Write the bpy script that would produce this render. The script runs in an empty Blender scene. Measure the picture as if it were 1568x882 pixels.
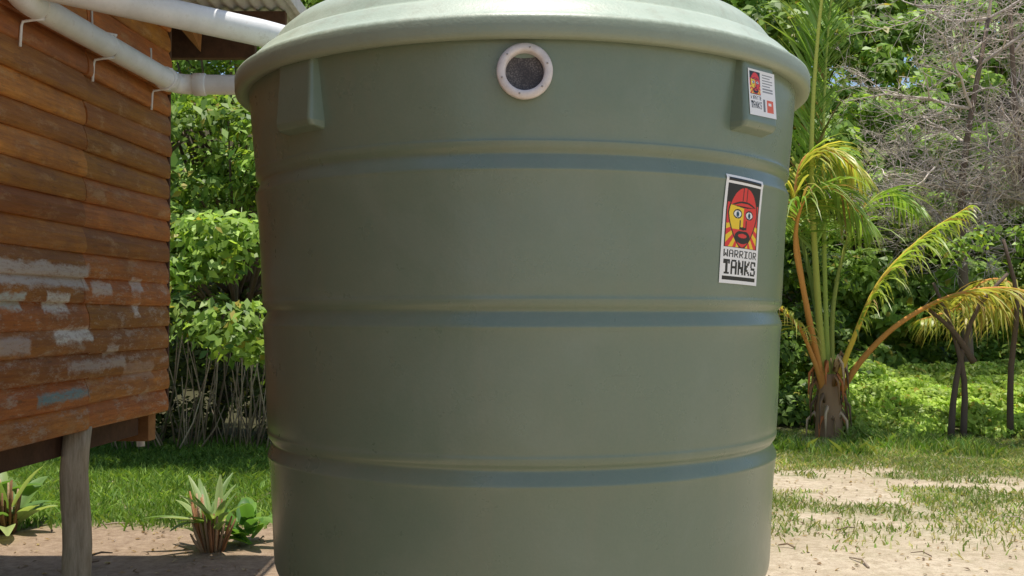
import bpy, math, random
import numpy as np
from mathutils import Vector, Matrix
random.seed(7); rng=np.random.default_rng(7)
scene=bpy.context.scene
col=scene.collection
R=math.radians

# ---------------------------------------------------------------- helpers
def new_obj(name, mesh, parent=None, mats=()):
    o=bpy.data.objects.new(name,mesh); col.objects.link(o)
    for m in mats: mesh.materials.append(m)
    if parent: o.parent=parent
    return o
def empty(name,loc=(0,0,0)):
    o=bpy.data.objects.new(name,None); col.objects.link(o); o.empty_display_size=.2
    return o
def pydata(name,v,f,parent=None,mats=(),smooth=False):
    me=bpy.data.meshes.new(name); me.from_pydata([tuple(p) for p in v],[],[tuple(q) for q in f]); me.update()
    if smooth: me.polygons.foreach_set('use_smooth',[True]*len(me.polygons))
    return new_obj(name,me,parent,mats)
def np_mesh(name,verts,faces,colors=None,parent=None,mats=(),smooth=False):
    me=bpy.data.meshes.new(name)
    n=len(verts); m,k=faces.shape
    me.vertices.add(n); me.vertices.foreach_set('co',verts.astype(np.float32).ravel())
    me.loops.add(m*k); me.loops.foreach_set('vertex_index',faces.astype(np.int32).ravel())
    me.polygons.add(m); me.polygons.foreach_set('loop_start',(np.arange(m)*k).astype(np.int32))
    try: me.polygons.foreach_set('loop_total',np.full(m,k,dtype=np.int32))
    except Exception: pass
    me.update(calc_edges=True); me.validate()
    if colors is not None:
        a=me.color_attributes.new('col','FLOAT_COLOR','POINT')
        c=np.ones((n,4),dtype=np.float32); c[:,:3]=colors
        a.data.foreach_set('color',c.ravel())
    if smooth: me.polygons.foreach_set('use_smooth',np.ones(m,dtype=bool))
    return new_obj(name,me,parent,mats)

class Tubes:
    def __init__(s): s.v=[];s.f=[];s.c=[]
    def add(s,pts,rads,seg=6,color=(1,1,1),cap=True):
        pts=[Vector(p) for p in pts]; n=len(pts)
        base=len(s.v)
        t0=(pts[1]-pts[0]).normalized()
        ref=Vector((0,0,1)) if abs(t0.z)<.9 else Vector((1,0,0))
        a=t0.cross(ref).normalized()
        for i,p in enumerate(pts):
            t=(pts[min(i+1,n-1)]-pts[max(i-1,0)]).normalized()
            a=(a-t*a.dot(t)).normalized(); b=t.cross(a)
            for k in range(seg):
                an=2*math.pi*k/seg
                s.v.append(p+(a*math.cos(an)+b*math.sin(an))*rads[i]); s.c.append(color)
        for i in range(n-1):
            for k in range(seg):
                k2=(k+1)%seg
                s.f.append((base+i*seg+k,base+i*seg+k2,base+(i+1)*seg+k2,base+(i+1)*seg+k))
        if cap:
            s.f.append(tuple(base+k for k in range(seg))[::-1]); s.f.append(tuple(base+(n-1)*seg+k for k in range(seg)))
    def build(s,name,parent=None,mats=(),smooth=True):
        o=pydata(name,s.v,s.f,parent,mats,smooth)
        a=o.data.color_attributes.new('col','FLOAT_COLOR','POINT')
        c=np.ones((len(s.v),4),dtype=np.float32); c[:,:3]=np.array(s.c)
        a.data.foreach_set('color',c.ravel()); return o
def catmull(P,n):
    P=[Vector(p) for p in P]; P=[P[0]*2-P[1]]+P+[P[-1]*2-P[-2]]
    out=[]; segs=len(P)-3
    for i in range(n):
        t=i/(n-1)*segs; k=min(int(t),segs-1); u=t-k
        a,b,c,d=P[k:k+4]
        out.append(.5*((2*b)+(c-a)*u+(2*a-5*b+4*c-d)*u*u+(-a+3*b-3*c+d)*u**3))
    return out
def vnoise(x,y,seed=0):
    xi=np.floor(x).astype(int); yi=np.floor(y).astype(int); xf=x-xi; yf=y-yi
    def h(a,b):
        s=np.sin(a*127.1+b*311.7+seed*74.7)*43758.5453
        return s-np.floor(s)
    u=xf*xf*(3-2*xf); w=yf*yf*(3-2*yf)
    return (h(xi,yi)*(1-u)+h(xi+1,yi)*u)*(1-w)+(h(xi,yi+1)*(1-u)+h(xi+1,yi+1)*u)*w
def fbm(x,y,s=0): return .5*vnoise(x,y,s)+.3*vnoise(x*2.1,y*2.1,s+1)+.2*vnoise(x*4.3,y*4.3,s+2)
def sstep(a,b,x):
    t=np.clip((x-a)/(b-a),0,1); return t*t*(3-2*t)

# ---------------------------------------------------------------- materials
class N:
    def __init__(s,name):
        s.m=bpy.data.materials.new(name); s.m.use_nodes=True; s.t=s.m.node_tree
        s.t.nodes.clear(); s.out=s.n('ShaderNodeOutputMaterial')
    def n(s,typ): return s.t.nodes.new(typ)
    def l(s,a,b): s.t.links.new(a,b)
    def obj(s): return s.n('ShaderNodeTexCoord').outputs['Object']
    def noise(s,scale,detail=4,vec=None,rough=.55,dist=0,mapscale=None):
        x=s.n('ShaderNodeTexNoise'); x.inputs['Scale'].default_value=scale; x.inputs['Detail'].default_value=detail
        x.inputs['Roughness'].default_value=rough; x.inputs['Distortion'].default_value=dist
        v=vec or s.obj()
        if mapscale:
            mp=s.n('ShaderNodeMapping'); mp.inputs['Scale'].default_value=mapscale; s.l(v,mp.inputs['Vector']); v=mp.outputs['Vector']
        s.l(v,x.inputs['Vector']); return x.outputs['Fac']
    def ramp(s,fac,stops):
        x=s.n('ShaderNodeValToRGB'); e=x.color_ramp.elements
        while len(e)<len(stops): e.new(.5)
        for i,(p,c) in enumerate(stops):
            e[i].position=p; e[i].color=(c[0],c[1],c[2],1) if hasattr(c,'__len__') else (c,c,c,1)
        s.l(fac,x.inputs['Fac']); return x.outputs['Color']
    def mix(s,fac,a,b,mode='MIX'):
        x=s.n('ShaderNodeMix'); x.data_type='RGBA'; x.blend_type=mode
        for sock,val in ((x.inputs[0],fac),(x.inputs[6],a),(x.inputs[7],b)):
            if hasattr(val,'links'): s.l(val,sock)
            elif isinstance(val,(int,float)): sock.default_value=val if sock==x.inputs[0] else (val,val,val,1)
            else: sock.default_value=(*val,1)
        return x.outputs[2]
    def math(s,op,a,b=None,c=None,clamp=False):
        x=s.n('ShaderNodeMath'); x.operation=op; x.use_clamp=clamp
        for i,v in enumerate((a,b,c)):
            if v is None: continue
            if hasattr(v,'links'): s.l(v,x.inputs[i])
            else: x.inputs[i].default_value=v
        return x.outputs[0]
    def attr(s,name='col'):
        x=s.n('ShaderNodeAttribute'); x.attribute_name=name; return x.outputs['Color']
    def bsdf(s,color,rough=.6,spec=.5,bump=None,bstr=.3,bdist=.01,metal=0):
        p=s.n('ShaderNodeBsdfPrincipled')
        for k,v in (('Base Color',color),('Roughness',rough),('Specular IOR Level',spec),('Metallic',metal)):
            if hasattr(v,'links'): s.l(v,p.inputs[k])
            elif k=='Base Color': p.inputs[k].default_value=(*v,1)
            else: p.inputs[k].default_value=v
        if bump is not None:
            b=s.n('ShaderNodeBump'); b.inputs['Strength'].default_value=bstr; b.inputs['Distance'].default_value=bdist
            s.l(bump,b.inputs['Height']); s.l(b.outputs['Normal'],p.inputs['Normal'])
        s.l(p.outputs[0],s.out.inputs[0]); return p

def leaf_mat(name,trans=.4,rough=.45):
    k=N(name); c=k.attr()
    p=k.bsdf(c,rough,.35)
    tr=k.n('ShaderNodeBsdfTranslucent'); c2=k.mix(1.0,c,(1.3,1.25,.6),'MULTIPLY'); k.l(c2,tr.inputs['Color'])
    mx=k.n('ShaderNodeMixShader'); mx.inputs[0].default_value=trans
    k.l(p.outputs[0],mx.inputs[1]); k.l(tr.outputs[0],mx.inputs[2]); k.l(mx.outputs[0],k.out.inputs[0])
    return k.m
M_leaf=leaf_mat('leaf',.45); M_palm=leaf_mat('palm_leaflet',.4,.35); M_grass=leaf_mat('grass_blade',.35,.6)

def m_tank():
    k=N('tank_polyethylene')
    big=k.noise(1.3,5); mid=k.noise(7,4,rough=.6); st=k.noise(2.2,5,mapscale=(6,6,.6))
    c=k.ramp(big,[(.3,(.150,.208,.148)),(.7,(.176,.234,.166))])
    c=k.mix(k.math('MULTIPLY',k.ramp(mid,[(.40,0.),(.75,1.)]),.18),c,(.20,.225,.165))
    c=k.mix(k.math('MULTIPLY',k.ramp(st,[(.5,0.),(.8,1.)]),.20),c,(.24,.235,.175))
    fine=k.noise(110,2); c=k.mix(.10,c,k.mix(k.ramp(fine,[(.35,0.),(.65,1.)]),(.12,.175,.13),(.21,.25,.18)))
    bl=k.noise(3.1,4,rough=.6,dist=.6); c=k.mix(k.math('MULTIPLY',k.ramp(bl,[(.48,0.),(.75,1.)]),.22),c,(.27,.32,.27))
    # fine scratches, mostly sloping, in a few worn areas
    sc=k.noise(3,6,rough=.7,dist=.4,mapscale=(1,1,14)); area=k.ramp(k.noise(1.7,3),[(.52,0.),(.62,1.)])
    c=k.mix(k.math('MULTIPLY',k.math('MULTIPLY',k.ramp(sc,[(.63,0.),(.67,1.)]),area),.28),c,(.10,.105,.08))
    bmp=k.math('ADD',k.math('MULTIPLY',k.noise(95,1),.6),k.math('MULTIPLY',k.noise(6,3),3.0))
    k.bsdf(c,k.ramp(mid,[(.3,.26),(.7,.33)]),.7,bmp,.16,.004); return k.m
def m_lid():
    k=N('lid_polyethylene')
    big=k.noise(2.5,6,rough=.7); c=k.ramp(big,[(.3,(.40,.48,.37)),(.7,(.53,.59,.47))])
    d=k.noise(14,6,rough=.75); c=k.mix(k.math('MULTIPLY',k.ramp(d,[(.50,0.),(.68,1.)]),.40),c,(.33,.31,.22))
    sep=k.n('ShaderNodeSeparateXYZ'); k.l(k.obj(),sep.inputs[0]); z=k.math('ADD',sep.outputs[2],k.math('MULTIPLY',k.math('SUBTRACT',k.noise(20,5,rough=.8),.5),.05))
    mr=k.n('ShaderNodeMapRange'); k.l(z,mr.inputs[0]); mr.inputs[1].default_value=2.372; mr.inputs[2].default_value=2.395; mr.inputs[3].default_value=.75; mr.inputs[4].default_value=0
    c=k.mix(mr.outputs[0],c,(.22,.26,.18))
    k.bsdf(c,.42,.5,k.noise(90,3),.25,.004); return k.m
def m_pvc():
    k=N('white_pvc'); n=k.noise(5,6,rough=.7); c=k.ramp(n,[(.35,(.70,.70,.69)),(.6,(.85,.85,.85))])
    s=k.noise(20,5,rough=.8); c=k.mix(k.math('MULTIPLY',k.ramp(s,[(.56,0.),(.70,1.)]),.4),c,(.40,.36,.30))
    k.bsdf(c,.35,.5,k.noise(30,3),.05,.003); return k.m
def m_plain(name,a,b,scale=12,rough=.7,bump=.2,spec=.4,mapscale=None):
    k=N(name); n=k.noise(scale,6,rough=.7,mapscale=mapscale); k.bsdf(k.ramp(n,[(.3,a),(.7,b)]),rough,spec,n,bump,.01); return k.m
M_tank=m_tank(); M_lid=m_lid(); M_pvc=m_pvc()
M_flange=m_plain('flange_plastic',(.62,.57,.55),(.82,.78,.76),30,.5,.15)
M_decal=(lambda k:(k.bsdf(k.attr(),.35,.4),k.m)[1])(N('printed_vinyl'))
M_conc=m_plain('concrete',(.25,.23,.2),(.36,.34,.3),8)
M_post=m_plain('weathered_post',(.34,.27,.17),(.68,.58,.42),9,.85,.8,mapscale=(4,4,.5))
M_darkwood=m_plain('dark_timber',(.06,.033,.02),(.14,.07,.04),9,.8,.4)
M_vc=(lambda k:(k.bsdf(k.attr(),.85,.2,k.noise(40,4),.5,.01),k.m)[1])(N('twig'))
def m_screen():
    k=N('insect_screen')
    n=k.noise(18,4); c=k.ramp(n,[(.3,(.09,.08,.08)),(.7,(.24,.22,.21))])
    ch=k.n('ShaderNodeTexVoronoi'); ch.inputs['Scale'].default_value=180; k.l(k.obj(),ch.inputs['Vector'])
    c=k.mix(k.ramp(ch.outputs['Distance'],[(.2,0.),(.6,.8)]),c,(.05,.05,.055))
    k.bsdf(c,.7,.3); return k.m
M_screen=m_screen()
def m_roof():
    k=N('corrugated_iron'); n=k.noise(6,6,rough=.7); c=k.ramp(n,[(.3,(.42,.41,.39)),(.6,(.62,.61,.58)),(.75,(.36,.26,.17))])
    k.bsdf(c,.5,.5,n,.1,.01,.2); return k.m
M_roof=m_roof()

def m_wall():
    k=N('stained_weatherboard')
    obj=k.obj(); a=k.attr()
    grain=k.noise(3,8,vec=obj,rough=.75,mapscale=(1.2,5,14))
    c=k.mix(k.ramp(grain,[(.3,0.),(.7,1.)]),(.31,.094,.022),(.68,.265,.055))
    c=k.mix(1.0,c,a,'MULTIPLY')
    bl=k.noise(2.0,7,vec=obj,rough=.7); c=k.mix(k.ramp(bl,[(.42,0.),(.62,.65)]),c,(.25,.10,.045))
    rb=k.noise(5.0,7,vec=obj,rough=.75,mapscale=(1,1,2.5)); c=k.mix(k.ramp(rb,[(.54,0.),(.66,.5)]),c,(.58,.36,.18))
    dk=k.noise(11,7,vec=obj,rough=.8,mapscale=(1,1,4)); c=k.mix(k.ramp(dk,[(.56,0.),(.66,.6)]),c,(.15,.065,.035))
    sep=k.n('ShaderNodeSeparateXYZ'); k.l(obj,sep.inputs[0]); U=sep.outputs[0]; Z=sep.outputs[2]
    wob=k.noise(9,6,vec=obj,rough=.8,mapscale=(1,1,2)); wob2=k.math('MULTIPLY',k.math('SUBTRACT',wob,.5),.22)
    wear=k.noise(22,7,vec=obj,rough=.8,mapscale=(1,1,3))
    for (u0,u1,z0,z1,colr,amt) in BOXES:
        du=k.math('SUBTRACT',(u1-u0)/2,k.math('ABSOLUTE',k.math('SUBTRACT',U,(u0+u1)/2)))
        dz=k.math('SUBTRACT',(z1-z0)/2,k.math('ABSOLUTE',k.math('SUBTRACT',Z,(z0+z1)/2)))
        d=k.math('ADD',k.math('MINIMUM',du,dz),k.math('MULTIPLY',wob2,.45))
        m=k.math('DIVIDE',d,.02,clamp=True)
        m=k.math('MULTIPLY',m,k.ramp(wear,[(.36,.35),(.5,1.)])); m=k.math('MULTIPLY',m,amt,clamp=True)
        c=k.mix(m,c,colr)
    low=k.math('MULTIPLY',k.ramp(k.math('DIVIDE',Z,3.2),[(.28,1.),(.5,1.),(.56,0.)]),k.ramp(k.noise(7,8,vec=obj,rough=.85,mapscale=(1,1,3)),[(.52,0.),(.60,.75)]))
    c=k.mix(low,c,(.50,.38,.29))
    k.bsdf(c,.5,.4,grain,.6,.006); return k.m
G=(.62,.58,.54)
BOXES=[(.98,1.9,1.56,1.68,G,.85),(.72,.95,1.53,1.61,(.66,.58,.5),.8),(1.15,1.38,1.45,1.55,(.72,.70,.64),.95),(.93,1.30,1.31,1.39,(.80,.77,.70),.95),
 (1.55,1.9,1.46,1.54,(.58,.66,.62),.85),(.35,.5,1.56,1.64,G,.7),(.4,.48,1.43,1.50,(.72,.65,.58),.9),(.95,1.45,1.05,1.11,(.16,.38,.42),.8),
 (.55,1.2,1.17,1.24,G,.55),(1.5,1.8,1.27,1.36,G,.6),(.65,.8,1.24,1.30,G,.7),(.2,.6,1.10,1.2,(.5,.34,.24),.6)]
M_wall=m_wall()

# ---------------------------------------------------------------- ground
def grass_amt(x,y):
    n=fbm(x*.9+5,y*.9,3)-.5; n2=fbm(x*2.7,y*2.7+9,8)-.5
    left=sstep(7.0,7.6,y+n*1.2)
    right=sstep(8.8,10.2,y+n*2.5)+.85*sstep(5.9,8.6,y)*sstep(-.09,.14,n+n2*1.1)
    w=sstep(0,1.5,x)
    return np.clip(left*(1-w)+right*w,0,1)
def ground_z(x,y):
    z=.05*(fbm(x*.4,y*.4,11)-.5)+.018*(fbm(x*3,y*3,5)-.5)
    h=sstep(20,46,y)*11+ (fbm(x*.12,y*.12,21)-.5)*3*sstep(20,30,y)
    return z+h
xs=np.concatenate([np.linspace(-160,-12,14),np.arange(-11,12,.11),np.linspace(13,160,14)])
ys=np.concatenate([np.linspace(-90,2,12),np.arange(2.4,15,.11),np.linspace(15.5,50,30),np.linspace(55,220,8)])
X,Y=np.meshgrid(xs,ys); V=np.stack([X,Y,ground_z(X,Y)],-1).reshape(-1,3)
nx,ny=len(xs),len(ys); I=np.arange(nx*ny).reshape(ny,nx)
F=np.stack([I[:-1,:-1],I[:-1,1:],I[1:,1:],I[1:,:-1]],-1).reshape(-1,4)
g=grass_amt(V[:,0],V[:,1]); k=N('ground_soil')
n1=k.noise(.9,8,rough=.65); n2=k.noise(14,8,rough=.75); n3=k.noise(70,4); n4=k.noise(4,8,rough=.8)
c=k.ramp(n1,[(.3,(.45,.36,.245)),(.5,(.58,.48,.345)),(.7,(.66,.565,.42))])
c=k.mix(k.ramp(n2,[(.38,.6),(.6,0.)]),c,(.32,.24,.155))
c=k.mix(k.ramp(n4,[(.5,0.),(.64,.4)]),c,(.33,.29,.17))
c=k.mix(k.ramp(n3,[(.60,0.),(.68,.65)]),c,(.2,.15,.09))
sepc=k.n('ShaderNodeSeparateColor'); k.l(k.attr(),sepc.inputs[0])
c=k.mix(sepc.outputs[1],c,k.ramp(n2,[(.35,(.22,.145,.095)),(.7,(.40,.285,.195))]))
gm=k.math('MULTIPLY',sepc.outputs[0],k.ramp(n2,[(.3,1.),(.7,.45)]))
c=k.mix(gm,c,k.ramp(n2,[(.3,(.07,.11,.03)),(.7,(.24,.25,.10))]))
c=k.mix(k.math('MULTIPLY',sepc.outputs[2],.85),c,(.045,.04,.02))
k.bsdf(c,.95,.15,k.math('ADD',n2,k.math('MULTIPLY',n3,.4)),.6,.03)
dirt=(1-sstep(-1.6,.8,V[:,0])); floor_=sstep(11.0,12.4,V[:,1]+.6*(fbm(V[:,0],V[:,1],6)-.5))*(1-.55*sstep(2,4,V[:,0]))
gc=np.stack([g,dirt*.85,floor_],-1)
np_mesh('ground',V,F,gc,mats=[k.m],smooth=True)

# ---------------------------------------------------------------- tank
tank=empty('water_tank'); TX,TY=.04,4.40
def groove(z,r,d=.013):
    return [(z+.060,r+.003),(z+.045,r+.004),(z+.028,r-.001),(z+.012,r-d),(z+.000,r-d),(z-.030,r-.001),(z-.044,r+.003),(z-.060,r)]
prof=[(2.345,1.122),(2.27,1.115),(2.10,1.100)]+groove(1.955,1.089)+[(1.80,1.079),(1.65,1.070),(1.55,1.065)]+groove(1.450,1.059)+[(1.33,1.054),(1.15,1.047),(1.03,1.041)]+groove(.935,1.035)+[(.80,1.026),(.65,1.018),(.52,1.012),(.47,1.008),(.440,1.0),(.42,.985),(.41,.95)]
def tank_r(z):
    zs=[p[0] for p in prof][::-1]; rs=[p[1] for p in prof][::-1]
    return float(np.interp(z,zs,rs))
def revolve(name,pr,seg,parent,mat,cx=TX,cy=TY,wob=0):
    an=np.linspace(0,2*np.pi,seg,endpoint=False); zs=np.array([p[0] for p in pr]); rs=np.array([p[1] for p in pr])
    rr=rs[:,None]*(1+wob*(np.sin(an*3+zs[:,None]*1.5)+.6*np.sin(an*7-zs[:,None]*2.3)))
    v=np.stack([cx+rr*np.sin(an),cy-rr*np.cos(an),np.repeat(zs[:,None],seg,1)],-1).reshape(-1,3)
    I=np.arange(len(pr)*seg).reshape(len(pr),seg); J=np.roll(I,-1,1)
    f=np.stack([I[:-1],I[1:],J[1:],J[:-1]],-1).reshape(-1,4)
    return np_mesh(name,v,f,None,parent,[mat],True)
def refine(pr):
    P=catmull([(a,b,0) for a,b in pr],len(pr)*4)
    return [(p.x,p.y) for p in P]
revolve('body',refine(prof),320,tank,M_tank,wob=.0008)
lidp=[(2.335,1.09),(2.318,1.115),(2.310,1.145),(2.311,1.163),(2.318,1.171),(2.330,1.174),(2.372,1.175),(2.384,1.170),(2.392,1.158),(2.405,1.140),(2.430,1.117),(2.455,1.092),(2.468,1.070),(2.472,1.052),(2.482,1.044),(2.51,1.034),(2.545,1.008),(2.58,.968),(2.61,.915),(2.633,.85),(2.647,.79),(2.655,.755),(2.67,.742),(2.73,.735),(2.765,.725),(2.782,.70),(2.79,.64),(2.80,.45),(2.805,.42),(2.86,.41),(2.87,.38),(2.875,.2),(2.876,.01)]
revolve('lid',lidp,320,tank,M_lid,wob=.0008)
def frame(phi,r,z):
    n=Vector((math.sin(phi),-math.cos(phi),0)); t=Vector((math.cos(phi),math.sin(phi),0))
    return Vector((TX,TY,0))+n*r+Vector((0,0,z)),n,t
def lug(name,phi):
    sec=[(2.36,.094,.020,tank_r(2.34)),(2.24,.098,.034,tank_r(2.24)),(2.105,.104,.054,tank_r(2.105)),(2.088,.102,.047,tank_r(2.088)),(2.075,.10,-.005,tank_r(2.075))]
    v=[];f=[]
    for z,w,p,r in sec:
        for (tt,nn) in ((-w-.012,-.05),(-w,p*.85-.002),(-w+.010,p),(w-.010,p),(w,p*.85-.002),(w+.012,-.05)):
            c,n,t=frame(phi,r,z); v.append(c+t*tt+n*nn)
    for i in range(len(sec)-1):
        for k in range(5):
            a=i*6+k; f.append((a,a+6,a+7,a+1))
    o=pydata(name,v,f,tank,[M_tank],False)
    b=o.modifiers.new('b','BEVEL'); b.width=.008; b.segments=3; b.limit_method='ANGLE'; b.angle_limit=R(25)
    return o
PL,PR=R(-43.6),R(45.6)
lug('lifting_lug_1',PL); lug('lifting_lug_2',PR)
zi=2.212; c0,n0,t0=frame(0,tank_r(zi),zi)
fl=[(-.02,.078),(.010,.0795),(.012,.0885),(.028,.0885),(.033,.085),(.036,.075),(.036,.067),(.032,.062),(.0,.060),(-.01,.060)]
def ring(name,pr,mat,seg=72):
    v=[];f=[]
    for p,r in pr:
        for k in range(seg):
            a=2*math.pi*k/seg; v.append(c0+n0*p+t0*(r*math.cos(a))+Vector((0,0,r*math.sin(a))))
    for i in range(len(pr)-1):
        for k in range(seg):
            k2=(k+1)%seg; f.append((i*seg+k,i*seg+k2,(i+1)*seg+k2,(i+1)*seg+k))
    return pydata(name,v,f,tank,[mat],True)
ring('inlet_flange',fl,M_flange)
ring('inlet_screen',[(.004,.0605),(.0045,.03),(.005,.0001)],M_screen)
sv=Tubes()
for k in range(6):
    a=k*math.pi/3+.3; p=c0+n0*.035+t0*(.0745*math.cos(a))+Vector((0,0,.0745*math.sin(a)))
    sv.add([p,p+n0*.003],[.0035,.003],8,(.4,.37,.35))
sv.build('flange_screws',tank,[M_vc])

FONT={'W':["10001","10001","10001","10101","10101","11011","10001"],'A':["01110","10001","10001","11111","10001","10001","10001"],
'R':["11110","10001","10001","11110","10100","10010","10001"],'I':["11111","00100","00100","00100","00100","00100","11111"],
'O':["01110","10001","10001","10001","10001","10001","01110"],'T':["11111","10101","00100","00100","00100","00100","01110"],
'N':["10001","11001","11001","10101","10011","10011","10001"],'K':["10001","10010","10100","11000","10100","10010","10001"],'S':["01111","10001","10000","01110","00001","10001","11110"]}
def draw_text(img,txt,u0,u1,v0,v1,colr,fat=.0):
    h,w,_=img.shape; n=len(txt); cw=(u1-u0)/n
    for j in range(int(v0*h),int(v1*h)):
        vv=(j/h-v0)/(v1-v0)
        for i in range(int(u0*w),int(u1*w)):
            uu=(i/w-u0)/cw; ci=min(int(uu),n-1); fu=(uu-ci-.06)/.88
            if not 0<=fu<1: continue
            for s in (-fat,0,fat):
                q=fu+s
                if 0<=q<1 and 0<=vv<1 and FONT[txt[ci]][int(vv*7)][int(q*5)]=='1': img[j,i]=colr; break
RED=(.80,.045,.04);YEL=(.95,.66,.03);BLK=(.015,.015,.015);WHT=(.90,.90,.88)
def face(img,u0,u1,v0,v1):
    h,w,_=img.shape
    for j in range(int(v0*h),int(v1*h)):
        for i in range(int(u0*w),int(u1*w)):
            x=(i/w-u0)/(u1-u0)*2-1; y=(j/h-v0)/(v1-v0)*2-1
            c=BLK
            ang=math.atan2(y-.1,x)
            if y>.15: c=YEL if int((ang+9)*6)%2 else RED
            elif y>-.45: c=RED
            W2=.90 if y<-.1 else .90-.32*(y+.1)
            if (x/(W2+.07))**2+((y-.0)/1.02)**2<1: c=BLK
            if (x/W2)**2+((y-.0)/.97)**2<1:
                c=RED
                if y<-.36:
                    if abs(y+.50-x*x*.25)<.03 or (abs(abs(x)-.12)<.02 and y<-.55): c=BLK
                elif abs(y+.36+x*x*.1)<.04: c=BLK
                else:
                    if x<-.12 and y<.40: c=YEL
                    if -.16<x<.0 and -.3<y<.35: c=YEL
                    if .16<x<.24 and .1<y<.4 or -.24<x<-.16 and .1<y<.4: c=BLK
                for sx in (-.38,.38):
                    if ((x-sx)/.27)**2+((y+.10)/.155)**2<1: c=BLK
                    if ((x-sx)/.22)**2+((y+.10)/.11)**2<1: c=WHT
                    if ((x-sx)/.09)**2+((y+.09)/.095)**2<1: c=(.02,.14,.25)
                    if ((x-sx)/.05)**2+((y+.09)/.05)**2<1: c=BLK
                if ((x)/.24)**2+((y-.36)/.05)**2<1: c=BLK
                if y>.44 and ((x/.50)**2+((y-.64)/.22)**2<1): c=BLK if ((x/.28)**2+((y-.60)/.07)**2>1) else RED
            img[j,i]=c
def sticker(name,img,fn,parent):
    h,w,_=img.shape
    U,Vv=np.meshgrid(np.linspace(0,1,w+1),np.linspace(0,1,h+1)); v=[fn(a,b) for a,b in zip(U.ravel(),Vv.ravel())]
    I=np.arange((w+1)*(h+1)).reshape(h+1,w+1); f=np.stack([I[:-1,:-1],I[1:,:-1],I[1:,1:],I[:-1,1:]],-1).reshape(-1,4)
    o=np_mesh(name,np.array(v),f,None,parent,[M_decal],True)
    a=o.data.color_attributes.new('col','FLOAT_COLOR','CORNER'); c=np.ones((h*w*4,4),dtype=np.float32)
    c[:,:3]=np.repeat(img.reshape(-1,3),4,0); a.data.foreach_set('color',c.ravel()); return o
img=np.ones((220,140,3))*np.array(WHT)
def rect(im,u0,u1,v0,v1,c): h,w,_=im.shape; im[int(v0*h):int(v1*h),int(u0*w):int(u1*w)]=c
rect(img,.06,.94,.025,.055,BLK); rect(img,.06,.94,.08,.665,BLK); face(img,.09,.91,.09,.66)
draw_text(img,'WARRIOR',.05,.95,.685,.755,BLK,.06); draw_text(img,'TANKS',.06,.94,.775,.915,BLK,.09); rect(img,.06,.94,.935,.97,BLK)
W_,H_=.235,.372; phc=R(45.2); zc=1.738
def f1(u,v):
    z=zc+(.5-v)*H_; r=tank_r(z)+.0025; ph=phc+(u-.5)*W_/r
    z2=z+(u-.5)*-.008; ph+=(v-.5)*-.010
    c,n,t=frame(ph,r,z2); return tuple(c)
sticker('tank_label',img,f1,tank)
im2=np.ones((84,64,3))*np.array(WHT)
rect(im2,.05,.45,.05,.55,BLK); face(im2,.06,.44,.06,.54); draw_text(im2,'WARRIOR',.05,.46,.56,.66,BLK); draw_text(im2,'TANKS',.05,.46,.69,.85,BLK,.08)
for q in range(7): rect(im2,.52,.92-.1*(q%3==1),.08+q*.06,.105+q*.06,(.3,.3,.3))
rect(im2,.66,.92,.62,.90,(.8,.14,.06)); rect(im2,.72,.84,.68,.74,WHT); rect(im2,.52,.60,.62,.9,(.2,.2,.2))
def f2(u,v):
    z=2.290-v*.160; tt=(u-.5)*.172+.006
    Z=[2.105,2.24,2.36]; r=float(np.interp(z,Z,[tank_r(2.105)+.054,tank_r(2.24)+.034,tank_r(2.34)+.020]))
    c,n,t=frame(PR,r,z+.004*(u-.5)); return tuple(c+t*tt+n*.0025)
sticker('rating_label',im2,f2,tank)
revolve('tank_plinth',[(.408,.0),(.408,.965),(.395,.975),(-.05,.985)],96,tank,M_conc)

# ---------------------------------------------------------------- house
house=empty('timber_house'); C0=Vector((-1.965,5.9,0)); dU=Vector((-.059,-1,0)).normalized(); nW=Vector((1,-.059,0)).normalized()
def wp(u,out,z): return C0+dU*u+nW*out+Vector((0,0,z))
v=[];f=[];cc=[]
zb,zt=.905,3.17; nb=19; ph=(zt-zb)/nb
for i in range(nb):
    z0=zb+i*ph
    joints=[0.0,1.02 if i>4 else .97,3.1,5.2,7.2]
    for a,b in zip(joints[:-1],joints[1:]):
        nseg=10; dz=random.uniform(-.004,.004); do=random.uniform(0,.006); bc=random.uniform(.62,1.18); hue=random.uniform(.84,1.16)
        sec=[(0,.000),(-.002,.020),(.004,.027),(.018,.031),(ph*.35,.0315),(ph*.6,.027),(ph*.85,.015),(ph+.008,.006),(ph+.008,.0)]
        base=len(v)
        for s in range(nseg+1):
            u=a+.002+(b-a-.004)*s/nseg; wv=.0035*math.sin(u*3.1+i*1.7)+random.uniform(-.001,.001); zw=.003*math.sin(u*2.3+i*2.1)
            for (zz,oo) in sec:
                v.append((u,oo+do+wv if oo>0 else -.01,z0+zz+dz+zw)); cc.append((bc,bc*hue,bc))
        m=len(sec)
        for s in range(nseg):
            for q in range(m-1):
                p=base+s*m+q; f.append((p,p+m,p+m+1,p+1))
        f.append(tuple(base+q for q in range(m))); f.append(tuple(base+nseg*m+q for q in range(m))[::-1])
me=bpy.data.meshes.new('weatherboards'); me.from_pydata(v,[],f); me.update()
wb=new_obj('weatherboards',me,house,[M_wall])
a=me.color_attributes.new('col','FLOAT_COLOR','POINT'); ca=np.ones((len(v),4),dtype=np.float32); ca[:,:3]=np.array(cc); a.data.foreach_set('color',ca.ravel())
Mx=Matrix.Identity(4); Mx.col[0][:3]=dU; Mx.col[1][:3]=nW; Mx.col[2][:3]=(0,0,1); Mx.col[3][:3]=C0; wb.matrix_world=Mx
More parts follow.
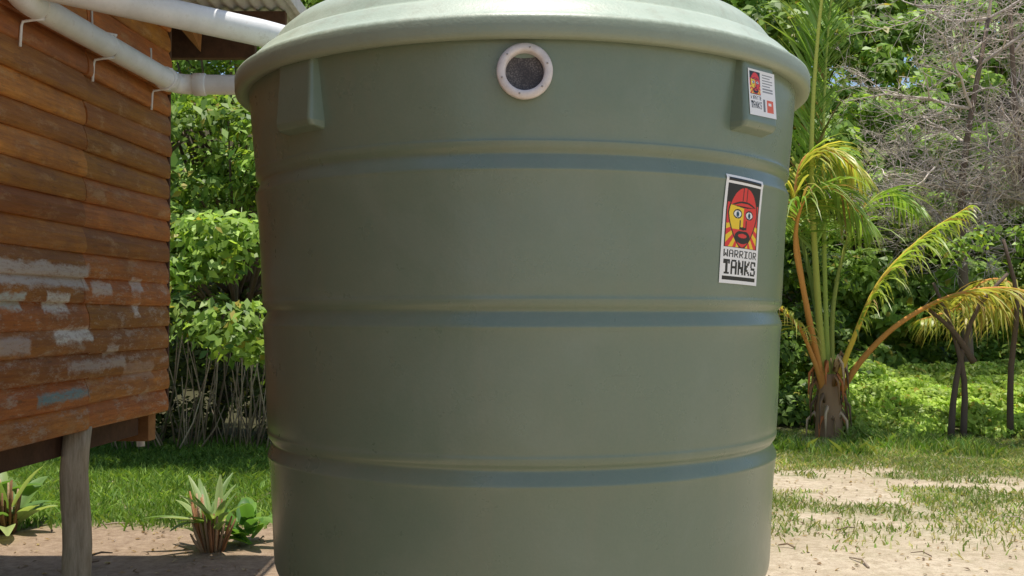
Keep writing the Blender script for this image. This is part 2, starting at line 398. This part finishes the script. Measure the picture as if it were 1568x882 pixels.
def boxm(name,p0,size,parent,mat,bev=.004):
    u,o,z=p0; a,b,c=size; vs=[]
    for dz in (0,c):
        for (x,y) in ((0,0),(a,0),(a,b),(0,b)): vs.append(wp(u+x,o+y,z+dz))
    fs=[(0,1,2,3),(7,6,5,4),(0,4,5,1),(1,5,6,2),(2,6,7,3),(3,7,4,0)]
    ob=pydata(name,vs,fs,parent,[mat])
    if bev: m=ob.modifiers.new('b','BEVEL'); m.width=bev; m.segments=2
    return ob
M_brownw=m_plain('stained_rafter',(.22,.10,.035),(.42,.2,.07),10)
boxm('wall_core',(.02,-4.5,.93),(7.1,4.488,2.2),house,M_darkwood)
boxm('corner_batten',(-.022,-.06,.90),(.020,.085,2.27),house,M_darkwood)
boxm('floor_bearer',(-.02,-1.2,.74),(.10,1.15,.155),house,M_brownw)
boxm('floor_bearer_side',(.12,-.16,.78),(7,.07,.12),house,M_darkwood)
tb=Tubes()
for (x,y,r) in ((-2.055,4.95,.066),(-2.15,2.4,.07),(-4.2,5.6,.07),(-4.2,3.0,.07),(-6.2,5.5,.07),(-2.2,0,.07)):
    n=10; tb.add([(x+.008*math.sin(i*.9+y),y+.01*math.cos(i*1.3),-.1+i*(1.02/9)) for i in range(n)],[r*(1.05-.012*i+random.uniform(-.02,.02)) for i in range(n)],18)
tb.build('house_posts',house,[M_post])
v=[];f=[];xr=np.arange(-7.2,-1.25,.0127)
for i,x in enumerate(xr):
    for j,y in enumerate((6.42,3.0,-1.5)):
        v.append((x,y,3.205+.075*(-1.25-x)*.25+.010*math.sin((x)*2*math.pi/.076)-0.01*(6.42-y)))
for i in range(len(xr)-1):
    for j in range(2): f.append((i*3+j,i*3+j+1,i*3+j+4,i*3+j+3))
pydata('roof_sheet',v,f,house,[M_roof],True)
def wbox(name,x0,x1,y0,y1,z0,z1,mat,parent=house,bev=.004):
    vs=[(x,y,z) for z in (z0,z1) for (x,y) in ((x0,y0),(x1,y0),(x1,y1),(x0,y1))]
    ob=pydata(name,vs,[(3,2,1,0),(4,5,6,7),(0,1,5,4),(1,2,6,5),(2,3,7,6),(3,0,4,7)],parent,[mat])
    m=ob.modifiers.new('b','BEVEL'); m.width=bev; m.segments=2; return ob
M_white=m_plain('faded_white_paint',(.45,.43,.4),(.62,.6,.57),14,.6)
wbox('eave_trim',-1.248,-1.215,-1.5,6.44,3.17,3.25,M_white)
wbox('end_rafter',-7.0,-1.56,6.30,6.36,3.0,3.185,M_darkwood)
wbox('eave_batten',-7.0,-1.30,5.95,6.0,3.10,3.185,M_darkwood)
pydata('rafter_tail',[(-1.99,6.24,3.18),(-1.86,6.24,3.18),(-1.87,6.24,3.02),(-1.99,5.98,3.18),(-1.86,5.98,3.18),(-1.87,5.98,3.14)],[(0,1,2),(5,4,3),(0,3,4,1),(1,4,5,2),(2,5,3,0)],house,[M_brownw])

# ---------------------------------------------------------------- pipes
pipes=empty('rainwater_pipe'); tb=Tubes()
def pipe(P,r=.055,corner=.09,seg=28):
    P=[Vector(p) for p in P]; out=[P[0]]
    for i in range(1,len(P)-1):
        a=(P[i-1]-P[i]).normalized(); b=(P[i+1]-P[i]).normalized()
        for k in range(9):
            t=k/8; out.append((P[i]+a*corner)*(1-t)**2+P[i]*2*t*(1-t)+(P[i]+b*corner)*t*t)
    out.append(P[-1]); tb.add(out,[r]*len(out),seg)
def sock(p,d,L=.11,r=.063):
    p=Vector(p); d=Vector(d).normalized(); tb.add([p-d*L/2,p-d*(L/2-.004),p+d*(L/2-.004),p+d*L/2],[r-.004,r,r,r-.004],28)
A=Vector((-1.965,4.15,2.715)); B=Vector((-1.865,5.77,2.722)); Cc=Vector((-1.0,5.83,2.725))
pipe([(-1.99,3.95,2.85),A,B,Cc,(-.35,5.86,2.72),(-.35,5.86,-.1)])
sock(B+(A-B).normalized()*.13,A-B,.07); sock(B+Vector((.13,.008,0)),Cc-B,.07)
D=Vector((-1.04,4.66,2.69))
pipe([(-2.03,3.6,2.93),Vector((-1.95,4.12,2.775)),D,(-.70,4.84,2.60)],.06,.12)
tb.build('pvc_pipe_run',pipes,[M_pvc])
tb=Tubes()
for y in (4.28,4.93,5.62):
    xw=-1.965+.059*(y-5.9)+.034; zz=2.72
    tb.add([(xw,y,zz-.17),(xw+.004,y,zz-.085),(xw+.01,y,zz-.066),(xw+.05,y,zz-.060),(xw+.10,y,zz-.056)],[.006]*5,8)
    tb.add([(xw,y-.02,zz+.16),(xw+.004,y-.02,zz+.07),(xw+.05,y-.02,zz+.060),(xw+.12,y-.02,zz+.045)],[.006]*4,8)
    tb.add([(xw+.105,y,zz-.05),(xw+.125,y-.01,zz),(xw+.105,y-.02,zz+.05)],[.006]*3,8)
tb.build('pipe_brackets',pipes,[M_pvc])
tb=Tubes(); tb.add([(-2.10,5.93,.70),(-2.10,5.93,.93)],[.022,.022],14); tb.build('drain_stub',house,[M_pvc])

# ---------------------------------------------------------------- foliage generators
def leaves(centers,normals,size,colors,asp=.5,jit=.35):
    n=len(centers); s=size*rng.uniform(.6,1.3,n)[:,None]
    d=normals+rng.normal(0,jit,(n,3)); d/=np.linalg.norm(d,axis=1)[:,None]
    a=rng.normal(0,1,(n,3)); a[:,2]-=.5; a-=d*(a*d).sum(1)[:,None]; a/=np.linalg.norm(a,axis=1)[:,None]
    b=np.cross(d,a)
    p0=centers-a*s*.5; p1=centers+b*s*asp*.5+d*s*.08; p2=centers+a*s*.55-d*s*.10; p3=centers-b*s*asp*.5+d*s*.08
    v=np.stack([p0,p1,p2,p3],1).reshape(-1,3); f=np.arange(n*4).reshape(n,4)
    return v,f,np.repeat(colors,4,0)
def cloud(name,blobs,size,ca,cb,parent=None,mat=M_leaf,asp=.5,dark=.5):
    Cs=[];Ns=[];Ks=[]
    ca=np.array(ca);cb=np.array(cb)
    for (x,y,z,rx,ry,rz,n) in blobs:
        n=int(n); d=rng.normal(0,1,(n,3)); d/=np.linalg.norm(d,axis=1)[:,None]
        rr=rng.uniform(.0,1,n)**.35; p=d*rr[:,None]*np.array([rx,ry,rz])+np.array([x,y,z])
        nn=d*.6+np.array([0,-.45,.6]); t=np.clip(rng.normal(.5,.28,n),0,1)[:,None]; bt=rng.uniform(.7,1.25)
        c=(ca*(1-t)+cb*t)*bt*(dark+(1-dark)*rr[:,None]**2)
        yl=rng.uniform(0,1,n)<.03; c[yl]=np.array([.5,.42,.08])
        Cs.append(p);Ns.append(nn);Ks.append(c)
    C=np.concatenate(Cs); keep=C[:,2]>.02; C=C[keep]
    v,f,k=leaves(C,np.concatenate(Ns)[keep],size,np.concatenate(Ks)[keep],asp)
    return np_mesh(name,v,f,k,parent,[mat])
def crown_blobs(c,r,nb,n,br=(.28,.55),lean=.45):
    out=[]
    for _ in range(nb):
        d=rng.normal(0,1,3); d/=np.linalg.norm(d); q=rng.uniform(.25,1)**.5
        b=rng.uniform(*br); dz=d[2]*q*r[2]
        out.append((c[0]+d[0]*q*r[0],c[1]+d[1]*q*r[1]+dz*lean,c[2]+dz,b*1.15,b*1.1,b*.6,n*(b/.4)**2))
    return out
def tree(name,base,top,crown_c,crown_r,nb,n,size,ca,cb,trad=.11,br=(.28,.55),asp=.5,lean=.45):
    e=empty(name); t=Tubes(); base=Vector(base); top=Vector(top); cc_=Vector(crown_c)
    mid=base.lerp(top,.5)+Vector((random.uniform(-.2,.2),random.uniform(-.2,.2),0))
    P=catmull([base-Vector((0,0,.1)),mid,top,top.lerp(cc_+Vector((0,crown_r[2]*.6*lean,crown_r[2]*.6)),.9)],14)
    t.add(P,[trad*(1.15-.075*i) for i in range(14)],9,(.2,.15,.10))
    bl=crown_blobs(crown_c,crown_r,nb,n,br,lean)
    for b in bl[::2]:
        s=P[random.randint(5,12)]; q=Vector(b[:3]); m=s.lerp(q,.5)+Vector((0,0,-.15))
        t.add(catmull([s,m,q],6),[trad*.35,.03,.025,.02,.014,.007],5,(.16,.12,.085))
    t.build('trunk_and_limbs',e,[M_vc]); cloud('crown',bl,size,ca,cb,e,asp=asp); return e
GA=(.12,.25,.035);GB=(.50,.72,.13)
tree('broadleaf_tree',(-3.6,12.4,0),(-3.3,12.4,2.2),(-3.15,11.7,3.9),(2.1,.9,2.9),130,210,.118,GA,(.55,.76,.15),.10,br=(.22,.50),lean=.75)
tree('broadleaf_tree',(-6.4,13,0),(-6.2,13,2.5),(-6.0,12.4,4.4),(2.6,1.2,2.8),50,230,.17,GA,GB,.12,lean=.7)
tree('broadleaf_tree',(-1.2,14.4,0),(-1.2,14.4,2.4),(-1.0,13.9,4.6),(2.3,1.3,3.2),60,220,.17,GA,GB,.12,lean=.6)
tree('broadleaf_tree',(1.6,15,0),(1.7,14.8,2.6),(2.2,14.6,5.2),(2.6,1.8,3.0),50,220,.18,GA,GB,.13)
tree('broadleaf_tree',(4.9,19,0),(5.0,19,2.5),(5.5,18.0,4.6),(2.7,1.1,4.2),120,210,.19,GA,GB,.13,lean=.8)
tree('broadleaf_tree',(8.9,19,0),(9.0,19,2.5),(9.3,18.0,4.6),(2.9,1.2,4.2),120,210,.19,GA,GB,.14,lean=.8)
tree('broadleaf_tree',(2.9,14.2,0),(2.9,14.2,1.6),(2.8,14.0,5.0),(1.0,.7,1.6),22,220,.14,GA,(.36,.58,.09),.07)
bl=[]
for _ in range(290):
    x=rng.uniform(-15,19); z=rng.uniform(.3,14); y=19.5+z*.75+rng.uniform(-.8,1.5); b=rng.uniform(.8,1.6); bl.append((x,y,z,b*1.2,b,b*.65,210*b*b))
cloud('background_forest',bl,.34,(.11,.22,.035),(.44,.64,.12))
bl=[]
for _ in range(160):
    x=rng.uniform(-9,1.5); z=rng.uniform(.05,1.7); y=11.35+z*.5+rng.uniform(0,.8); b=rng.uniform(.2,.42); bl.append((x,y,z,b,b,b*.7,190))
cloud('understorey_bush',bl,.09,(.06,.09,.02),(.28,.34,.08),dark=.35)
bl=[]
for _ in range(60):
    x=rng.uniform(1.4,4.6); z=rng.uniform(.1,2.4); y=13.2+z*.8+rng.uniform(0,.5); b=rng.uniform(.25,.5); bl.append((x,y,z,b,b,b*.7,220))
cloud('understorey_bush',bl,.12,(.06,.12,.02),(.32,.5,.08))
bl=[]
for _ in range(430):
    x=rng.uniform(4.0,9.2); z=rng.uniform(.05,.74); y=11.9+z*3.2+rng.uniform(-.15,.35); b=rng.uniform(.13,.25); bl.append((x,y,z,b,b,b*.42,170))
cloud('hedge',bl,.08,(.34,.52,.07),(.68,.84,.18),dark=.75)
bl=[]
for _ in range(150):
    x=rng.uniform(4.0,11.5); z=rng.uniform(.4,3.8); y=15.2+z*.9+rng.uniform(0,.6); b=rng.uniform(.3,.6); bl.append((x,y,z,b,b,b*.6,210))
cloud('shrub',bl,.13,(.14,.28,.04),(.54,.74,.15))
t=Tubes()
for _ in range(110):
    x=random.uniform(-4.2,-1.8); y=random.uniform(10.9,11.5); h=random.uniform(.4,1.6); lx=random.uniform(-.3,.3); c=random.choice([(.62,.48,.32),(.5,.38,.25),(.36,.26,.17),(.22,.16,.11)])
    t.add([(x,y,0),(x+lx*.5+random.uniform(-.06,.06),y,h*.5),(x+lx,y,h)],[random.uniform(.005,.012),.007,.004],5,c)
t.build('dead_stems',None,[M_vc])

def bare_tree(name,pts,n_main,seed,colr=(.64,.55,.48)):
    rd=random.Random(seed); e=empty(name); t=Tubes()
    P=catmull(pts,14); t.add(P,[.085*(1-.05*i) for i in range(14)],9,(.22,.165,.125))
    def grow(p,d,L,r,lev):
        n=5; Q=[p]; q=p; dd=d.copy()
        for i in range(n-1):
            dd=(dd+Vector((rd.uniform(-1,1),rd.uniform(-1,1),rd.uniform(-.9,.9)))*.28).normalized(); q=q+dd*L/(n-1); Q.append(q)
        cj=rd.uniform(.45,1.25); t.add(Q,[r*(1-.17*i) for i in range(n)],4 if lev>1 else 6,tuple(c*cj for c in colr),False)
        if lev>=3: return
        k={0:7,1:6,2:5}[lev]
        for j in range(k):
            i=rd.randint(1,n-1); nd=(dd*.6+Vector((rd.uniform(-1,1),rd.uniform(-1,1),rd.uniform(-.8,.8)))).normalized()
            grow(Q[i],nd,L*rd.uniform(.45,.75),max(r*.48,.0045),lev+1)
    for m in range(n_main):
        s=P[rd.randint(5,13)]; a=rd.uniform(0,2*math.pi)
        d=Vector((math.cos(a)-.1,math.sin(a)*.6,rd.uniform(-.1,1.0))).normalized()
        grow(s,d,rd.uniform(.9,1.4),.026,0)
    t.build('branches',e,[M_vc]); return e
bare_tree('bare_tree',[(6.4,14.6,-.1),(6.35,14.6,1.2),(6.3,14.6,2.2),(6.3,14.6,3.1),(6.4,14.6,4.0),(6.7,14.6,5.6)],16,3)
bare_tree('bare_tree',[(7.8,14.8,-.1),(7.6,14.8,1.6),(7.4,14.8,2.8),(7.2,14.8,3.8),(7.1,14.8,5.8)],13,11)
e=empty('small_tree'); t=Tubes()
for P in ([(4.98,11.9,0),(5.02,11.9,.5),(5.12,11.9,1.0),(5.25,11.8,1.5),(5.6,11.8,1.9)],[(5.12,11.9,0),(5.14,11.9,.7),(5.0,11.9,1.3),(4.8,11.9,1.8)],
          [(5.75,12.1,0),(5.72,12,.8),(5.8,12,1.6),(5.65,12,2.3)],[(5.9,12,0),(5.95,12,.9),(5.85,12,1.7)],[(5.25,11.9,0.9),(5.0,11.85,1.25),(4.7,11.8,1.5)]):
    Q=catmull(P,10); t.add(Q,[.042*(1-.06*i) for i in range(10)],8,(.14,.10,.075))
t.build('trunks',e,[M_vc])
bl=[(5.5+rng.uniform(-.6,1.2),12.0+rng.uniform(-.1,.4),rng.uniform(1.9,2.8),.22,.22,.12,45) for _ in range(8)]
cloud('crown',bl,.10,GA,GB,e)

# ---------------------------------------------------------------- palms
class Palm:
    def __init__(s): s.t=Tubes(); s.v=[];s.f=[];s.c=[]
    def frond(s,pts,Lf,ca,cb,rc,start=.3,n=60,droop=1.0,side=None,rr=.03,wid=.034,fwd=.55,N=40,dry=.45):
        P=catmull(pts,N); s.t.add(P,[rr*(1-.85*i/(N-1))+.003 for i in range(N)],7,rc)
        for j in range(n):
            tt=start+(1-start)*(j+.5)/n; x=tt*(N-1); i=min(int(x),N-2); p=P[i].lerp(P[i+1],x-i); tan=(P[i+1]-P[i]).normalized()
            sd=Vector(side) if side else tan.cross(Vector((0,0,1)))
            sd=(sd-tan*sd.dot(tan)).normalized()
            env=math.sin(math.pi*min(1,(tt-start)/(1-start)*.80+.16))**.7
            for sg in (-1,1):
                if random.random()<.10: continue
                L=Lf*env*random.uniform(.7,1.15); d=(sd*sg*random.uniform(.7,1)+tan*fwd*random.uniform(.7,1.3)+Vector((0,0,random.uniform(-.2,.25)))).normalized()
                q=p.copy(); seg=5; k=random.random(); vv=random.uniform(.65,1.15); kk=[(ca[m]*(1-k)+cb[m]*k)*vv for m in range(3)]
                if random.random()<.07: kk=[.42*vv,.27*vv,.12*vv]
                base=len(s.v); w0=wid*random.uniform(.8,1.2); dd=d.copy(); tw=random.uniform(-.6,.6)
                for h in range(seg+1):
                    u=h/seg; w=w0*(.55+1.1*u if u<.35 else (1-u)/.65*.93+.02)
                    ax=(dd.cross(Vector((math.sin(tw),.3,math.cos(tw))))).normalized()
                    s.v+= [q+ax*w*.5,q-ax*w*.5]; tip=u**3*dry
                    cx=[kk[0]*(1-tip)+.50*tip,kk[1]*(1-tip)+.38*tip,kk[2]*(1-tip)+.16*tip]; s.c+=[cx,cx]
                    dd=(dd+Vector((0,0,-1))*droop*.30*(.5+u)+Vector((random.uniform(-.05,.05),)*3)).normalized(); q=q+dd*L/seg
                for h in range(seg): a=base+h*2; s.f.append((a,a+1,a+3,a+2))
    def build(s,e,tn='rachises',ln='leaflets'):
        s.t.build(tn,e,[M_vc]); np_mesh(ln,np.array([tuple(p) for p in s.v]),np.array(s.f),np.array(s.c),e,[M_palm])
OR=(.66,.30,.08);YG=(.46,.58,.12);GR=(.20,.38,.07);G2=(.38,.56,.13);YL=(.72,.62,.15)
e=empty('coconut_palm'); p=Palm(); by=12.1
def Q(x,z,dy=0): return (x,by+dy,z)
p.frond([Q(3.62,.5),Q(3.50,1.8,-.1),Q(3.45,3.4,-.1),Q(3.62,5.2,0),Q(3.95,6.8,.2)],.85,GR,G2,(.45,.48,.1),.30,120,.35,side=(1,.15,0),fwd=1.5,rr=.045)
p.frond([Q(3.66,.5),Q(3.68,2.2,.2),Q(3.72,4.0,.3),Q(3.9,5.6,.4),Q(4.3,6.8,.5)],.85,GR,G2,(.40,.48,.1),.30,110,.45,side=(1,.3,0),fwd=1.4)
p.frond([Q(3.6,.5),Q(3.34,1.6,-.2),Q(3.20,2.5,-.3),Q(3.28,3.15,-.3),Q(3.60,3.3,-.3),Q(4.05,2.95,-.3)],1.0,G2,YL,OR,.38,80,1.0,rr=.035)
p.frond([Q(3.62,.5),Q(3.28,1.7,-.35),Q(3.15,2.25,-.5),Q(3.22,2.7,-.6),Q(3.5,2.85,-.6),Q(3.9,2.5,-.6)],1.0,GR,G2,OR,.42,66,1.0,rr=.035)
p.frond([Q(3.64,.5),Q(3.58,1.6,.15),Q(3.6,2.5,.2),Q(3.85,2.8,.2),Q(4.25,2.4,.2)],.9,GR,G2,(.4,.4,.1),.4,60,1.0)
p.frond([Q(3.72,.55),Q(3.86,1.1,-.2),Q(4.15,1.8,-.3),Q(4.6,2.30,-.4),Q(5.1,2.65,-.5)],.80,G2,YG,(.78,.55,.08),.30,66,1.0,rr=.034)
p.frond([Q(3.80,.55),Q(4.0,.95,-.2),Q(4.35,1.35,-.4),Q(4.9,1.65,-.5),Q(5.5,1.72,-.6),Q(6.0,1.5,-.7),Q(6.4,1.15,-.7)],.76,YG,(.62,.46,.14),OR,.40,84,1.1,rr=.036)
p.frond([Q(3.6,.55),Q(3.42,.95,-.2),Q(3.2,1.35,-.3),Q(2.8,1.6,-.4),Q(2.3,1.5,-.5)],.7,YG,YL,OR,.35,40,1.0)
p.frond([Q(3.66,.55),Q(3.5,2.2,.4),Q(3.0,3.8,.6),Q(2.3,4.9,.6),Q(1.6,5.2,.6)],.95,GR,G2,(.22,.28,.06),.3,70,.8)
p.frond([Q(3.70,.55),Q(3.85,1.6,.4),Q(4.15,2.5,.6),Q(4.6,2.95,.7),Q(5.0,2.7,.7)],.9,GR,G2,(.4,.42,.1),.3,60,.9)
p.build(e)
t=Tubes()
Pp=catmull([Q(3.66,-.1),Q(3.66,.3),Q(3.66,.75)],8); t.add(Pp,[.17,.165,.155,.15,.145,.13,.11,.09],14,(.36,.22,.12))
for i in range(46):
    a=random.uniform(0,6.28); r0=.10; z=random.uniform(.1,.9); o=Vector((3.66+math.cos(a)*r0,by+math.sin(a)*r0,z)); d=Vector((math.cos(a),math.sin(a),0))
    c=random.choice([(.50,.33,.18),(.36,.2,.1),(.66,.48,.30),(.62,.22,.08),(.2,.13,.08)]); s_=random.uniform(.6,1.1)
    t.add([o,o+d*.06*s_+Vector((0,0,.12)),o+d*.13*s_+Vector((0,0,.03)),o+d*.15*s_+Vector((0,0,-.24*s_))],[.024,.024,.016,.004],6,c)
t.build('trunk',e,[M_vc])
e=empty('coconut_palm'); p=Palm(); by=12.6
for (dx,dz,ln) in ((-1.2,.35,.8),(-.9,.9,.8),(.2,1.1,.8),(1.1,.8,.8),(-.4,.5,.75),(.7,.3,.8)):
    x0=6.35; z0=1.3
    p.frond([Q(x0,z0),Q(x0+dx*.35,z0+dz*.5,-.1),Q(x0+dx*.8,z0+dz*.6,-.2),Q(x0+dx*1.3,z0+dz*.2,-.3)],ln,YG,(.66,.5,.15),OR,.2,46,1.2,rr=.028)
p.build(e)
t=Tubes(); t.add(catmull([Q(6.3,-.1),Q(6.28,.8),Q(6.35,1.4)],8),[.13,.12,.11,.10,.10,.10,.10,.09],10,(.18,.13,.09)); t.build('trunk',e,[M_vc])

# ---------------------------------------------------------------- small plants left
def rosette(name,x,y,n,L,ca,cb,w=.05,up=(.6,1.3),stem=True,dr=.3):
    e=empty(name); V_=[];F_=[];C_=[]; t=Tubes()
    for i in range(n):
        a=random.uniform(0,2*math.pi); el=random.uniform(*up); d=Vector((math.cos(a)*math.cos(el),math.sin(a)*math.cos(el),math.sin(el)))
        q=Vector((x+random.uniform(-.05,.05),y+random.uniform(-.05,.05),random.uniform(.0,.18))); LL=L*random.uniform(.6,1.15); b=len(V_)
        side=d.cross(Vector((0,0,1))).normalized(); k=random.random(); c=[ca[m]*(1-k)+cb[m]*k for m in range(3)]
        for h in range(8):
            u=h/7; ww=w*math.sin(math.pi*min(.97,u*.85+.12))**.8*random.uniform(.95,1.05); nrm=side.cross(d).normalized()
            V_+=[q+side*ww,q-nrm*ww*.35,q-side*ww]; C_+=[c,[m*.75 for m in c],c]
            d=(d+Vector((0,0,-dr*.35*(.3+u)))).normalized(); q=q+d*LL/7
        for h in range(7):
            s=b+h*3; F_+=[(s,s+1,s+4,s+3),(s+1,s+2,s+5,s+4)]
    np_mesh('leaves',np.array([tuple(p) for p in V_]),np.array(F_),np.array(C_),e,[M_leaf],True)
    if stem:
        for i in range(26):
            dx,dy=random.uniform(-.12,.12),random.uniform(-.12,.02); h=random.uniform(.12,.38)
            t.add([(x+dx*.5,y+dy*.5,-.02),(x+dx,y+dy,h*.6),(x+dx*1.3,y+dy,h)],[.010,.009,.005],6,random.choice([(.40,.2,.1),(.26,.14,.07),(.5,.36,.22)]))
        t.build('stems',e,[M_vc])
rosette('spider_lily_plant',-1.83,6.45,24,.42,(.16,.3,.06),(.55,.68,.32),.026,(.3,1.4))
rosette('broadleaf_plant',-1.68,6.6,20,.28,(.1,.25,.05),(.28,.48,.1),.045,(.2,1.1),False,.6)
rosette('broadleaf_plant',-3.32,6.95,18,.42,(.1,.25,.05),(.50,.62,.24),.055,(.4,1.3),True,.5)
rosette('broadleaf_plant',-3.6,7.1,16,.5,(.1,.25,.05),(.35,.52,.12),.06,(.6,1.4),True,.5)

# ---------------------------------------------------------------- grass
def grass(name,n,xr_,yr_,hmin,hmax,cols,prob):
    x=rng.uniform(*xr_,n); y=rng.uniform(*yr_,n); g=prob(x,y); k=rng.uniform(0,1,n)<g; x=x[k];y=y[k];m=len(x)
    z=ground_z(x,y)-.005; h=rng.uniform(hmin,hmax,m)*(.5+.8*fbm(x*2,y*2,4)); a=rng.uniform(0,6.28,m); w=rng.uniform(.003,.008,m)
    lean=rng.normal(0,.55,(m,2))*h[:,None]
    b=np.stack([x,y,z],-1); s=np.stack([np.cos(a)*w,np.sin(a)*w,np.zeros(m)],-1)
    mid=b+np.stack([lean[:,0]*.35,lean[:,1]*.35,h*.6],-1); tip=b+np.stack([lean[:,0],lean[:,1],h*.95],-1)
    v=np.stack([b-s,b+s,mid+s*.8,tip,mid-s*.8],1).reshape(-1,3); f=np.arange(m*5).reshape(m,5)
    C=np.array(cols); ci=rng.integers(0,len(C),m); c=C[ci]*rng.uniform(.7,1.3,m)[:,None]
    pn=sstep(.35,.65,fbm(x*1.3,y*1.3,31))[:,None]; c=c*(1-pn*.45)+np.array([.05,.12,.015])*pn*.45
    return np_mesh(name,v,f,np.repeat(c,5,0),None,[M_grass])
GC=[(.16,.30,.05),(.24,.40,.07),(.32,.46,.10),(.45,.42,.18)]
grass('grass_lawn',110000,(-7,1.2),(7.0,12.0),.03,.11,GC[:3],lambda x,y:grass_amt(x,y)*.9)
grass('grass',190000,(1.2,9),(5.9,13.0),.02,.07,[(.26,.42,.09),(.40,.50,.14),(.60,.58,.26),(.66,.60,.33)],lambda x,y:np.where(y>9.6,grass_amt(x,y),grass_amt(x,y)**1.1*.6))
grass('tall_grass',20000,(2.0,9),(10.4,12.0),.08,.22,[(.18,.34,.06),(.32,.48,.10),(.46,.52,.17)],lambda x,y:sstep(10.4,11.6,y+fbm(x,y,2))*sstep(.35,.6,fbm(x*1.5,y*1.5,17)))
n=5000; x=rng.uniform(-5,9,n); y=rng.uniform(4.5,12,n); z=ground_z(x,y)+.008
cl=np.array([(.40,.27,.15),(.28,.18,.1),(.52,.42,.27),(.2,.14,.09)])[rng.integers(0,4,n)]
v,f,kc=leaves(np.stack([x,y,z],-1),np.tile([0,0,1.],(n,1)),.035,cl,.5,.25); np_mesh('leaf_litter',v,f,kc,None,[M_leaf])
t=Tubes()
for _ in range(90):
    x=random.uniform(-4,8); y=random.uniform(5.5,11.5); a=random.uniform(0,3.14); L=random.uniform(.05,.25); r=random.uniform(.003,.009)
    t.add([(x,y,.015),(x+math.cos(a)*L*.5,y+math.sin(a)*L*.5,.03),(x+math.cos(a+.2)*L,y+math.sin(a+.2)*L,.014)],[r,r,r*.6],5,random.choice([(.28,.2,.13),(.18,.12,.08),(.45,.36,.27)]))
t.build('fallen_twigs',None,[M_vc])

# ---------------------------------------------------------------- light, world, camera
s=Vector((.05,.03,1)).normalized(); el=math.asin(s.z); az=math.atan2(s.x,s.y)
L=bpy.data.lights.new('sun','SUN'); L.energy=5.0; L.angle=R(.53); L.color=(1,.95,.86)
lo=bpy.data.objects.new('sun',L); col.objects.link(lo); lo.rotation_euler=s.to_track_quat('Z','Y').to_euler()
w=bpy.data.worlds.new('World'); scene.world=w; w.use_nodes=True; nt=w.node_tree; bg=nt.nodes['Background']
sk=nt.nodes.new('ShaderNodeTexSky'); sk.sky_type='NISHITA'; sk.sun_disc=False; sk.sun_elevation=el; sk.sun_rotation=az
nt.links.new(sk.outputs[0],bg.inputs['Color']); bg.inputs['Strength'].default_value=.15
scene.view_settings.view_transform='Standard'; scene.view_settings.look='None'; scene.view_settings.exposure=0
cam=bpy.data.cameras.new('camera'); co=bpy.data.objects.new('camera',cam); col.objects.link(co); scene.camera=co
co.location=(0,0,1.45); co.rotation_euler=(R(90+1.4),0,0); cam.sensor_width=36; cam.lens=36*1600/1568; cam.clip_end=1000; cam.clip_start=.05
